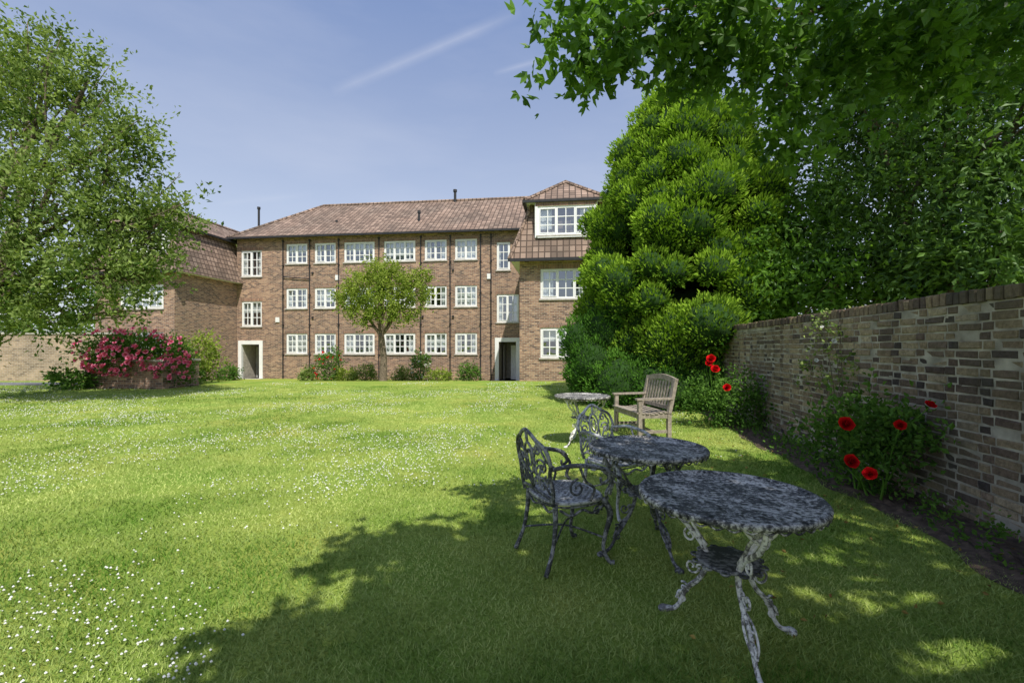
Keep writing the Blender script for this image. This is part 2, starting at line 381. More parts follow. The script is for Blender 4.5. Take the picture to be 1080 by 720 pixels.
def window(a,c,d,e,v,lights,pw=2,ph=3,fr=.09,bar=.042):
    f0,f1=v+.035,v+.105
    frames.box(a,c,f0,f1,e-fr,e);frames.box(a,c,f0,f1,d,d+fr)
    frames.box(a,a+fr,f0,f1,d+fr,e-fr);frames.box(c-fr,c,f0,f1,d+fr,e-fr)
    ia,ic=a+fr,c-fr; lw=(ic-ia-(lights-1)*fr)/lights
    for i in range(lights):
        x0=ia+i*(lw+fr);x1=x0+lw
        if i: frames.box(x0-fr,x0,f0,f1,d+fr,e-fr)
        s=0
        if i%2==0:
            s=.035
            for q in((x0,x0+s,d+fr,e-fr),(x1-s,x1,d+fr,e-fr)): frames.box(q[0],q[1],f0-.02,f1-.01,q[2],q[3])
            frames.box(x0+s,x1-s,f0-.02,f1-.01,e-fr-s,e-fr);frames.box(x0+s,x1-s,f0-.02,f1-.01,d+fr,d+fr+s)
        for j in range(1,pw):
            x=x0+(x1-x0)*j/pw; frames.box(x-bar/2,x+bar/2,f0+.012,f1-.012,d+fr+s,e-fr-s)
        for j in range(1,ph):
            z=d+fr+(e-d-2*fr)*j/ph; frames.box(x0+s,x1-s,f0+.016,f1-.016,z-bar/2,z+bar/2)
    glass.quad((a+.01,v+.08,d+.01),(c-.01,v+.08,d+.01),(c-.01,v+.08,e-.01),(a+.01,v+.08,e-.01))
    room(a,c,d,e,v+.11,.6)
    q=rng.random(); wd=c-a
    def curtain(x0,x1,zb):
        nn=10; P=[(x0+(x1-x0)*i/nn, v+.2+.02*math.sin(i*2.2)) for i in range(nn+1)]
        for (xa,ya),(xb,yb) in zip(P,P[1:]): inner.quad((xa,ya,zb),(xb,yb,zb),(xb,yb,e-.02),(xa,ya,e-.02),1)
    if q<.4: curtain(a+.02,c-.02,d+(e-d)*rng.choice([.3,.55,.02]))
    elif q<.9: curtain(a+.02,a+wd*.25,d+.03);curtain(c-wd*.25,c-.02,d+.03)
    trim.box(a-.06,c+.06,v-.06,v+.03,d-.07,d-.001,0)
    trim.box(a-.1,c+.1,v-.006,v+.03,e+.002,e+.20,1)
ZR=[(6.55,7.75),(3.83,5.05),(1.08,2.3)]
uL=U(250,0); uEnd=U(646,-5.5)
cols=[(302,324,2),(332,354,2),(363,395,3),(405,438,3),(448,471,2),(480,503,2)]
ops=[]
for z0,z1 in ZR:
    for p0,p1,l in cols: ops.append((U(p0,0),U(p1,0),z0,z1,l))
ops+=[(U(254.5,0),U(276,0),5.82,7.42,2),(U(255,0),U(276,0),2.75,4.3,2),(U(524,0),U(538,0),5.9,7.5,1),(U(524,0),U(547,0),2.9,4.5,2)]
doors=[(U(252,0),U(277,0),-.45,1.85),(U(522.5,0),U(548,0),-.45,1.98)]
facade(uL,uEnd,-.7,8.15,0,[o[:4] for o in ops]+doors)
for o in ops: window(o[0],o[1],o[2],o[3],0,o[4],2,3)
for i,(a,c,d,e) in enumerate(doors):
    t=.2
    trim.box(a-.02,a+t,-.05,.12,d-.1,e-t,2);trim.box(c-t,c+.02,-.05,.12,d-.1,e-t,2);trim.box(a-.02,c+.02,-.05,.12,e-t,e+.03,2)
    room(a+t,c-t,d,e-t,.12,2.2,2)
    inner.box(a+t+.1,a+t+.14,1.2,1.9,d,e-.35,1)
    frames.box(c-t-.45,c-t-.06,1.2,1.25,d,e-.4); trim.box(a-.2,c+.2,-.5,-.06,d-.2,d+.02,0)
walls.quad((uL,9,-.7),(uEnd,9,-.7),(uEnd,9,8.15),(uL,9,8.15));walls.quad((uL,0,-.7),(uL,0,8.15),(uL,9,8.15),(uL,9,-.7));walls.quad((uEnd,0,-.7),(uEnd,9,-.7),(uEnd,9,8.15),(uEnd,0,8.15))
def hip(a,c,v0,v1,z,rise,over,axis='u'):
    a-=over;c+=over;v0-=over;v1+=over
    if axis=='u':
        hw=(v1-v0)/2;vm=(v0+v1)/2;r0=a+hw*.72;r1=c-hw*.72
        A,Bq,C,D=(a,v0,z),(c,v0,z),(c,v1,z),(a,v1,z);P,Q=(r0,vm,z+rise),(r1,vm,z+rise)
        roof.quad(A,Bq,Q,P);roof.quad(C,D,P,Q);roof.add([D,A,P],[(0,1,2)]);roof.add([Bq,C,Q],[(0,1,2)])
        rid=[(P,Q),(A,P),(Bq,Q),(D,P),(C,Q)]
    else:
        hw=(c-a)/2;um=(a+c)/2;r0=v0+hw
        A,Bq,C,D=(a,v0,z),(c,v0,z),(c,v1,z),(a,v1,z);P,Q=(um,r0,z+rise),(um,v1,z+rise)
        roof.add([A,Bq,P],[(0,1,2)]);roof.quad(Bq,C,Q,P);roof.quad(D,A,P,Q)
        rid=[(P,Q),(A,P),(Bq,P)]
    for p,q in rid: roof.tube([p,q],.11,0,seg=6,smooth=False)
    trim.quad((a+.02,v0+.02,z-.012),(a+.02,v1-.02,z-.012),(c-.02,v1-.02,z-.012),(c-.02,v0+.02,z-.012),2)
    trim.box(a-.08,c+.08,v0-.1,v0-.002,z-.11,z+.005,3);trim.box(a-.1,a-.002,v0,v1,z-.11,z+.004,3);trim.box(c+.002,c+.1,v0,v1,z-.11,z+.004,3)
hip(uL,uEnd,0,9,8.17,3.3,.35)
def wing(a,c,v,ze,winrows,lights,pf=None):
    facade(a,c,-.7,ze+.1,v,[(w[0],w[1],z0,z1) for z0,z1 in winrows for w in pf])
    for z0,z1 in winrows:
        for w in pf: window(w[0],w[1],z0,z1,v,lights,2,3)
    walls.quad((a,v,-.7),(a,v,ze+.1),(a,0,ze+.1),(a,0,-.7));walls.quad((c,v,-.7),(c,0,-.7),(c,0,ze+.1),(c,v,ze+.1))
    o=.42;i=.5;zt=8.0;vf=v+.55
    A0,B0=(a-o,v-o,ze),(c+o,v-o,ze); A1,B1=(a+i,vf,zt),(c-i,vf,zt); K0,K1=(a-o,.5,ze),(a+i,.5,zt); J0,J1=(c+o,.5,ze),(c-i,.5,zt)
    roof.quad(A0,B0,B1,A1);roof.quad(K0,A0,A1,K1);roof.quad(B0,J0,J1,B1)
    for p,q in((A0,A1),(B0,B1)): roof.tube([p,q],.09,0,seg=6,smooth=False)
    trim.quad((a-o+.02,v-o+.02,ze-.01),(a-o+.02,0,ze-.01),(c+o-.02,0,ze-.01),(c+o-.02,v-o+.02,ze-.01),2)
    trim.box(a-o-.05,c+o+.05,v-o-.1,v-o-.002,ze-.12,ze+.01,3)
    d0,d1=pf[0][0]-.12,pf[0][1]+.12; z0,z1=6.43,7.72; vd=v-.12
    trim.box(d0-.12,d0,vd,vf+.3,z0-.1,zt-.02,2);trim.box(d1,d1+.12,vd,vf+.3,z0-.1,zt-.02,2);trim.box(d0,d1,vd,vf,z1,zt-.02,2);trim.box(d0,d1,vd-.05,vf,z0-.12,z0,2)
    window(d0,d1,z0,z1,vd,lights,2,3)
    hip(a+i-.05,c-i+.05,vf-.45,3.5,zt,1.4,.22,'v')
ua,uc=U(548,-5.5),uEnd
wing(ua,uc,-5.5,5.35,[(3.62,4.95),(.99,2.33)],3,[(U(570,-5.5),U(624,-5.5))])
wing(uL-4.7,uL,-4.5,5.4,[(3.5,4.75),(.95,2.25)],3,[(uL-3.2,uL-.65)])
for px in(299,327,357.5,400,444,475,507,518):
    u=U(px,0); trim.tube([(u,-.06,-.6),(u,-.06,8.0)],.034,3,seg=8,smooth=False)
    for z in(1,2.8,4.6,6.4,7.9): trim.box(u-.055,u+.055,-.11,0,z,z+.05,3)
trim.tube([(U(299,0),-.075,5.75),(U(327,0),-.075,5.6)],.03,3,seg=6,smooth=False)
for px,v,z0,z1,r in((480,4.3,10.9,12.1,.09),(442,1.2,8.9,9.8,.07),(273,2.6,9.4,10.9,.07),(355,1.5,9,9.5,.05)):
    u=U(px,v); trim.tube([(u,v,z0),(u,v,z1)],r,3,seg=8,smooth=False); trim.tube([(u,v,z1-.1),(u,v,z1+.05)],r*1.5,3,seg=8,smooth=False)
for px,z in((293,3.0),(356,5.5),(516,5.4)):
    u=U(px,0); trim.box(u-.12,u+.12,-.06,-.003,z,z+.3,2)
for px in(330,402,446,478):
    for z in(3.2,5.9):
        u=U(px,0); trim.box(u-.05,u+.05,-.08,-.003,z,z+.12,3)
walls.build('walls',[M_brick],bld);frames.build('window_frames',[M_white],bld);glass.build('window_glass',[M_glass],bld)
M_lob=plain('lobby_wall',(.5,.46,.38),.8)
inner.build('interiors',[M_dark,M_curt,M_lob],bld);roof.build('roof',[M_roof],bld)
M_sold=brickmat('soldier_brick',[(0,(.20,.12,.08)),(1,(.38,.22,.145))],(.34,.28,.24),.075,.225)
trim.build('trim_and_pipes',[M_stone,M_sold,M_white,M_pipe],bld)
b=B(); b.box(-45,-17.4,20.6,20.95,-.6,2.05); b.box(-45,-17.35,20.55,21.0,2.05,2.13,1); b.build('tan_brick_wall',[M_tan,M_stone])
# planter with climbing roses
pl=empty('brick_planter',(-13.5,16.7,0),-.1)
b=B(); b.box(-1.5,1.5,-.8,-.55,-.1,.95);b.box(-1.5,1.5,.55,.8,-.1,.95);b.box(-1.5,-1.25,-.55,.55,-.1,.95);b.box(1.25,1.5,-.55,.55,-.1,.95);b.box(-1.54,1.54,-.84,-.51,.95,1.02,1);b.box(-1.54,1.54,.51,.84,.95,1.02,1);b.box(-1.25,1.25,-.55,.55,.5,.9,2)
b.build('brick_box',[M_brick,M_stone,M_soil],pl)
rb=empty('pink_rose_bush')
lob=[((-14.5,16.4,1.3),(.75,.6,.55),210),((-13.4,16.4,1.42),(.9,.65,.45),230),((-12.5,16.4,1.15),(.85,.65,.48),210),((-11.95,16.3,.6),(.38,.45,.45),70),((-13.7,15.85,.95),(.9,.25,.28),80)]
foliage('leaves',lob,M_leafR,.09,.6,.3,12,.08,rb,shell=.5,tb=.1)
pts=[]
for c,r,_ in lob:
    u_=unit(115)*(np.array(r)+.2)*1.08+np.array(c); pts+= [p for p in u_ if p[1]<c[1]+.1 and p[2]>.35]
blossoms('blooms',pts,.155,M_pink,rb,2)
# ---------------------------------------------------------------- garden wall (individual bricks, Flemish bond)
gw=empty('garden_brick_wall',(3.19,0,0),-math.atan(.152))
P0=[];T0=[]
row=0;z=0.0;length0,length1=-3.5,11.2
while z<1.78:
    y=length0+(.08 if row%2 else 0)-rng.random()*.012; st=row%2
    while y<length1:
        l=.213 if st else .1
        P0.append((y,z,l));T0.append(np.clip(rng.beta(1.7,1.7)+(-.16 if not st else .04),0,1)); y+=l+.0125; st=1-st
    z+=.0745;row+=1
P0=np.array(P0);n=len(P0);T0=np.array(T0)
ztop=z
wave=lambda y: .018*np.sin(np.asarray(y)*.9)
sx=rng.normal(0,.0032,n)
y0=P0[:,0];y1=y0+P0[:,2]+rng.normal(0,.0018,n);z0=P0[:,1]+rng.normal(0,.0018,n);z1=z0+.0610+rng.normal(0,.002,n)
xf=sx+wave(y0+.08); ch=.007
def brickmesh(xf,xb,y0,y1,z0,z1,T,jit=.0026):
    n=len(y0)
    A=np.stack([np.stack([xf,y0+ch,z0+ch],1),np.stack([xf,y1-ch,z0+ch],1),np.stack([xf,y1-ch,z1-ch],1),np.stack([xf,y0+ch,z1-ch],1),
      np.stack([xf+ch,y0,z0],1),np.stack([xf+ch,y1,z0],1),np.stack([xf+ch,y1,z1],1),np.stack([xf+ch,y0,z1],1),
      np.stack([xb,y0,z0],1),np.stack([xb,y1,z0],1),np.stack([xb,y1,z1],1),np.stack([xb,y0,z1],1)],1)
    A+=rng.normal(0,jit,A.shape)
    f=[[0,3,2,1],[0,1,5,4],[1,2,6,5],[2,3,7,6],[3,0,4,7],[4,5,9,8],[5,6,10,9],[6,7,11,10],[7,4,8,11],[8,9,10,11]]
    return A.reshape(-1,3),(np.arange(n)[:,None,None]*12+np.array(f)[None]).reshape(-1,4),np.repeat(T,12)
V1,F1,T1=brickmesh(xf,xf*0+.105,y0,y1,z0,z1,T0)
yc=np.arange(length0,length1,.0775); m=len(yc)
V2,F2,T2=brickmesh(-.012+rng.normal(0,.006,m),np.full(m,.235),yc,yc+.066,np.full(m,ztop)+rng.normal(0,.002,m),ztop+.105+rng.normal(0,.005,m),rng.beta(1.6,2.4,m))
V=np.concatenate([V1,V2]);Fa=np.concatenate([F1,F2+len(V1)])
mesh_np('bricks',V,Fa,[M_wall],gw,np.concatenate([T1,T2]))
b=B()
yy=np.linspace(length0,length1,110)
for a,c in zip(yy,yy[1:]):
    wa,wc=[float(wave(q))+.0055 for q in(a,c)]
    b.quad((wa,a,-.2),(wa,a,ztop-.002),(wc,c,ztop-.002),(wc,c,-.2))
b.box(.10,.222,length0,length1,-.2,ztop+.09)
b.box(.012,.0995,length0,length1,ztop-.06,ztop+.088)
b.build('mortar',[M_mortar],gw)
# soil bed
ly=np.linspace(-3,11,160);lx=np.linspace(0,1,14)
Yb,Tb=np.meshgrid(ly,lx,indexing='ij'); edge=.62+.05*np.sin(Yb*3)+.04*np.sin(Yb*7.1)
Xb=wallx(Yb)-edge+edge*Tb+.01
Zb=.006+.035*np.sin(np.pi*np.clip(Tb*1.3,0,1))*rng.random(Xb.shape)+.02*Tb; Zb[:,0]=.004
V=np.stack([Xb,Yb,Zb],-1).reshape(-1,3);i=np.arange(159)[:,None]*14+np.arange(13)[None]
mesh_np('flower_bed_soil',V,np.stack([i,i+1,i+15,i+14],-1).reshape(-1,4),[M_soil])
lob=[((wallx(y)-.45+.25*rng.random(),y,.05),(.16,.16,.08),16) for y in np.arange(2.2,9,.35)]
foliage('bed_weeds',lob,M_leafR,.04,.6,.12,8,.03)
n=170; ly=1.6+rng.random(n)*6; lx=wallx(ly)-rng.random(n)**1.5*3; P=np.stack([lx,ly,np.full(n,.028)],1); D=unit(n);D[:,2]*=.2
V,Fa,T=rhombs(P,D,np.full(n,.035),np.full(n,.022)); mesh_np('fallen_leaves',V,Fa,[leafmat('dry_leaf',(.12,.07,.03),(.38,.28,.08),.1)],None,T)
def rosebush(name,lobes,pts,size,mat=M_red,leaf=.06,canes=None):
    e=empty(name); foliage('leaves',lobes,M_leafR,leaf,.6,.25,10,.05,e,shell=.3)
    b=B(); base=np.array(canes)
    for q in [l[0] for l in lobes]+list(pts):
        q=np.array(q); s=base+np.array([rng.normal()*.1,rng.normal()*.1,0]); s[2]=-.03
        b.tube([s,(s+q)/2+rng.normal(size=3)*.05,q-np.array([0,0,.01])],[.012,.008,.004],seg=5)
    b.build('canes',[M_hedge],e,True,False); blossoms('blooms',pts,size,mat,e,5); return e
rosebush('red_rose_bush',[(W(905,455,4.55),(.28,.22,.22),75),(W(935,470,4.3),(.26,.2,.22),75),(W(875,462,4.8),(.28,.22,.18),60),(W(962,455,4.1),(.12,.12,.16),26),(W(915,490,4.4),(.3,.22,.15),55),(W(905,425,4.7),(.12,.12,.15),16)],
  [W(980,428,3.95),W(949,449,4.0),W(891,448,4.2),W(896,487,4.1),W(918,500,4.0)],.115,canes=(3.5,4.4,0))
rosebush('red_rose_bush',[(W(770,420,8.2),(.55,.4,.4),150),(W(745,425,8.3),(.4,.4,.35),90),(W(795,425,8.0),(.35,.35,.35),80)],
  [W(748,383,8.0),W(754,390,7.9),W(767,409,7.6),W(750,379,8.0)],.13,canes=(3.9,8.3,0))
e=empty('climbing_plant'); b=B(); lob=[];pt=[]
for px,py in((868,345),(880,360),(890,380),(862,380),(875,405),(850,400),(895,400),(885,340)):
    k=(px-540)/F; d=3.19/(k-.152)-.12; q=W(px,py,d); q[0]=wallx(q[1])-.06
    lob.append((q,(.1,.1,.14),9)); b.tube([(wallx(5.4)-.1,5.4,0),q*.5+np.array([wallx(5.4)-.1,5.4,0])*.5+rng.normal(size=3)*.04,q],[.01,.006,.003],seg=5); pt.append(q+np.array([-.05,-.05,0]))
foliage('leaves',lob,M_leafL,.05,.6,.15,7,.04,e); b.build('stems',[M_bark],e,True,False); blossoms('blooms',pt[:5],.05,M_whitep,e,2)
# ---------------------------------------------------------------- trees
e=empty('deciduous_tree')
L=[(-20,160,12.5,1.8,290),(50,115,12.3,1.3,240),(25,75,12.8,1.0,125),(92,85,12.2,.65,65),(115,165,12,1.0,170),(60,215,11.6,1.5,290),(132,235,12,1.0,180),(172,240,12.3,.6,60),(110,290,11.6,1.1,190),(160,285,12.4,.6,60),(20,290,11.4,1.4,270),(50,335,11.6,.7,120),(-40,330,11.8,1.2,170),(-90,230,12,1.9,200),(-60,80,12.5,1.6,180),(130,325,11.8,.35,25),(140,145,12,.45,40),(55,52,12.5,.4,26),(190,215,12.2,.3,18)]
lob=[(W(a,b_,d),(r,r,r*.85),int(n*1.0)) for a,b_,d,r,n in L if n]
foliage('crown',lob,M_leafL,.12,.52,.75,16,.075,e,up=.7,shell=.25,tb=-.04)
limbs('trunk',(-14.6,12.3,0),(-14.2,12.2,2.4),[l[0] for l in lob],.24,M_bark,e,reach=.3)
e=empty('small_garden_tree'); L=[(385,303,22,.9,160),(415,300,22,.95,170),(438,308,21.8,.6,95),(368,316,22,.6,95),(404,320,21.6,.9,130),(425,330,21.8,.6,75),(382,332,21.8,.55,70),(400,287,22,.6,75),(445,294,22,.35,40)]
lob=[(W(a,b_,d),(r,r,r*.75),n) for a,b_,d,r,n in L]
foliage('crown',lob,M_leafC,.12,.55,.4,15,.09,e,up=.4)
limbs('trunk',(W(404,404,22)[0],22,float(gz(22))),W(402,352,22),[l[0] for l in lob],.18,M_bark,e,wob=.12,sub=3)
# conifer
e=empty('conifer_tree')
c0=np.array([4.7,12.6]); prof=[(0,2.0),(1.5,2.35),(3.0,2.5),(4.2,2.35),(5.5,2.05),(6.6,1.65),(7.6,1.1),(8.3,.55),(8.8,.1)]
lumps=[];zz=.4;row=0
while zz<8.7:
    R=np.interp(zz,[p[0] for p in prof],[p[1] for p in prof]); nn=max(1,int(2*math.pi*R/.82))
    for j in range(nn):
        a=2*math.pi*(j+.5*(row%2))/nn+rng.normal()*.2; rr=.32+.3*rng.random()
        q=max(R-rr*.55+rng.normal()*.15,0); lumps.append((np.array([c0[0]+q*math.cos(a),c0[1]+q*math.sin(a),zz+rng.normal()*.18]),np.array([rr*1.15,rr*1.15,rr*1.0]),1))
    zz+=.52;row+=1
lumps.append((np.array([c0[0]-.1,c0[1],8.5]),np.array([.3,.3,.45]),1))
big=[(np.array([c0[0],c0[1],z_]),np.array([R_,R_,.9]),1) for z_,R_ in((1,1.8),(2.3,2.0),(3.6,1.9),(4.9,1.7),(6.1,1.3),(7.2,.9),(8,.45))]
hedge=[(W(625,385,11.6),np.array([.62,.7,.75])),(W(612,362,12),np.array([.5,.6,.7])),(W(640,350,11.8),np.array([.6,.6,.7])),(W(655,405,11),np.array([.8,.7,.75])),(W(700,410,10.6),np.array([.9,.7,.7])),(W(735,405,10.6),np.array([.7,.7,.8])),(W(612,395,11.8),np.array([.4,.6,.45])),(W(690,385,11.2),np.array([.8,.7,.7]))]
def shellleaves(lumps,dens,bumpf=7):
    Ps=[];Ds=[];Ts=[]
    for l in lumps:
        c,r=l[0],l[1]; n=int(dens*4*math.pi*np.mean(r)**2); u=unit(n)
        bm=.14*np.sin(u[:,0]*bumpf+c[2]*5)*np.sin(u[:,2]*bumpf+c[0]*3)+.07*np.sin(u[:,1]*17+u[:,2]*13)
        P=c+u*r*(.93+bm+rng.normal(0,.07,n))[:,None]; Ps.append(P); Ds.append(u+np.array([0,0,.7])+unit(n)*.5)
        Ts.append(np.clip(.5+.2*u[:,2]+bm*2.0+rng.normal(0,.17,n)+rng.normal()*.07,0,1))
    return np.concatenate(Ps),np.concatenate(Ds),np.concatenate(Ts)
def finish_leaves(P,D,T,leaf,name,mat,parent):
    k=P[:,2]>-.05; P=P[k];D=D[k];T=T[k]; L_=leaf*(.6+.8*rng.random(len(P)))
    V,Fa,T=rhombs(P,D,L_,L_*.42,False,T); return mesh_np(name,V,Fa,[mat],parent,T)
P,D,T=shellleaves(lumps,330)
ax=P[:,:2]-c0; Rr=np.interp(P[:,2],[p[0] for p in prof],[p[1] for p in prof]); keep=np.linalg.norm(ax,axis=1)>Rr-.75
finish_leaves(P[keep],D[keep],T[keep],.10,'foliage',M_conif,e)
def cores(lumps,name,parent,k=.8):  # solid dark bodies added behind the leaves to block light, not real foliage
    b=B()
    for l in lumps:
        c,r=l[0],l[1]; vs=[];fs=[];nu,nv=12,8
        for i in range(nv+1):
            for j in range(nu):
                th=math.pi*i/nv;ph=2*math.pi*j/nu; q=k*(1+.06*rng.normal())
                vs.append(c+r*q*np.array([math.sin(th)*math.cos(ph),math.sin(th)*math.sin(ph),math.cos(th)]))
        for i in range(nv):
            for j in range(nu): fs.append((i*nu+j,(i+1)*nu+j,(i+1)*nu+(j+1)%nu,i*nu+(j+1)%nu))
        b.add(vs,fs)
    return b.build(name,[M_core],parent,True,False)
cores(lumps+big,'light_blocking_cores',e)
b=B(); b.tube([(c0[0],c0[1],-.2),(c0[0],c0[1],3),(c0[0],c0[1],8.2)],[.28,.2,.03]); b.build('trunk',[M_bark],e,True,False)
e=empty('clipped_hedge'); P,D,T=shellleaves(hedge,520); finish_leaves(P,D,T,.075,'foliage',M_hedge,e); cores(hedge,'light_blocking_cores',e)
e=empty('overgrown_shrub'); lob=[(W(825,270,10.6),(.9,.9,.8),170),(W(850,305,10),(.75,.6,.5),110),(W(805,315,10.4),(.6,.6,.5),90),(W(850,235,10.8),(.8,.8,.7),130),(W(885,300,9.3),(.6,.5,.4),70)]
foliage('leaves',lob,M_leafO,.14,.5,.5,14,.1,e,tb=.3); limbs('stems',(6.2,11,0),(6.2,11,1.2),[l[0] for l in lob],.07,M_bark,e)
e=empty('dark_evergreen_tree'); L=[(890,190,11,1.4,230),(935,130,9.5,1.6,300),(990,215,8.5,1.4,280),(1055,140,7.5,1.5,300),(1075,255,6.8,.9,170),(950,275,8.8,.9,160),(895,80,10,1.4,230),(985,50,8.5,1.5,280),(905,265,9.6,.8,120),(1120,30,7,1.6,210),(1140,190,7,1.4,170),(1010,285,7.8,.7,120),(1060,285,6.8,.5,80),(930,200,11,1.6,180),(1020,120,11,2,220),(930,315,9.6,.6,90),(980,305,8.6,.6,80),(880,325,10.6,.6,70)]
lob=[(W(a,b_,d),(r,r,r*.9),n) for a,b_,d,r,n in L]
foliage('crown',lob,M_leafD,.12,.5,.6,16,.1,e,up=.2,shell=.2)
limbs('trunk',(8.2,8.6,0),(8.0,8.6,1.9),[l[0] for l in lob],.22,M_bark,e)
# overhanging tree
e=empty('overhanging_tree')
vis=[(615,72,2.5,.08,8),(598,10,2.4,.08,8),(640,40,2.4,.10,11),(668,8,2.4,.15,18),(628,98,2.5,.04,4),(700,18,2.5,.17,18),(712,58,2.5,.07,6),(752,42,2.6,.15,16),(785,15,2.5,.2,24),(795,88,2.7,.11,12),(820,122,2.8,.09,10),(828,152,2.8,.04,5),(850,50,2.7,.2,28),(880,92,2.9,.15,17),(920,40,2.7,.25,30),(960,75,3.0,.2,22),(1000,40,2.8,.28,34),(1060,45,2.9,.3,38),(730,80,2.6,.05,4),(940,0,2.6,.3,36),(1040,0,2.7,.32,38),(850,0,2.6,.25,26),(735,-10,2.4,.18,18)]
lob=[(W(a,b_,d),(r,r,r*.8),n) for a,b_,d,r,n in vis]
foliage('hanging_foliage',lob,M_leafO,.062,.55,.2,11,.05,e,lobed=True,up=0,droop=.5,tb=.05)
Sx=[((-.1,2.3,5.2),.75,100),((-.3,1.0,5.2),.9,115),((.5,3.3,5.2),.75,95),((1.2,2.1,5.5),1.0,115),((1.7,4.0,5.6),.9,95),((2.9,3.0,5.8),1.1,100),((3.0,4.9,5.9),.8,70),((2.1,.6,5.6),1.2,130),((-.9,2.0,5.0),.35,28),((4.2,4.2,6.0),.9,60),((-.7,3.2,5.0),.3,22),((-.9,1.2,5.0),.4,34)]
sh=[((a+.2*z_,b_-.67*z_,z_),r,n) for (a,b_,z_),r,n in Sx]
foliage('upper_crown',sh,M_leafO,.12,.6,.35,16,.10,e,lobed=True,shell=.1)
limbs('trunk',(5.6,.0,0),(5.3,.0,3.4),[s[0] for s in sh],.24,M_bark,e,wob=.15,sub=0)
b=B()
for a,c,r in (((1120,-60,3.0),(850,15,2.7),.02),((850,15,2.7),(700,10,2.5),.012),((700,10,2.5),(615,66,2.5),.007),((850,15,2.7),(822,125,2.8),.007),((960,-20,2.8),(965,75,2.9),.008)):
    p,q=W(*a),W(*c); b.tube([p,(p+q)/2+np.array([0,0,.04]),q],[r,r*.8,r*.5],seg=6)
b.tube([(5.3,0,3.3),(4.4,1.6,3.9),W(1120,-60,3.0)],[.09,.05,.022],seg=8)
b.build('hanging_branches',[M_bark],e,True,False)
lob=[((x,62+rng.normal()*4,2.2),(5,3,2.6+rng.random()),90) for x in np.arange(-95,-38,6)]
foliage('distant_trees',lob,M_leafD,.6,.6,1.2,8,.4)
def shrub(name,px,d,r,h,mat,fl=None,n=70,leaf=.12):
    e=empty(name); x=(px-540)/F*d; g=float(gz(d)); c=(x,d,g+h*.45)
    foliage('leaves',[(c,(r,r*.6,h*.5),n)],mat,leaf,.55,.3,14,.09,e,up=.5)
    b=B()
    for j in range(4): b.tube([(x+rng.normal()*.08,d,g-.05),(x+rng.normal()*.2,d,g+h*.7)],.02,seg=5)
    b.build('stems',[M_bark],e,True,False)
    if fl is not None:
        P=[np.array(c)+u_*np.array([r,.6*r,h*.5])*1.1 for u_ in unit(40) if u_[1]<.1]; blossoms('blooms',P,.13,fl,e,2)
    return e
shrub('red_flowering_shrub',347,25.8,.75,1.7,M_leafR,M_red,110)
shrub('garden_shrub',385,25.4,.7,.8,M_leafL);shrub('white_flowering_shrub',444,25.2,.45,1.6,M_leafR,M_whitep,80)
shrub('garden_shrub',463,25,.6,.6,M_leafC);shrub('garden_shrub',494,25,.5,.9,M_leafR);shrub('garden_shrub',425,25.3,.6,.6,M_leafL)
shrub('garden_shrub',241,26.5,.6,.7,M_leafR);shrub('garden_shrub',208,18.5,.8,2.0,M_leafC,None,150);shrub('garden_shrub',75,15.7,.5,.6,M_leafR,None,80);shrub('garden_shrub',325,26,.4,.5,M_leafL);shrub('garden_shrub',365,25.6,.5,.6,M_leafC)
shrub('garden_shrub',194,18,.6,1.0,M_leafR,None,90)
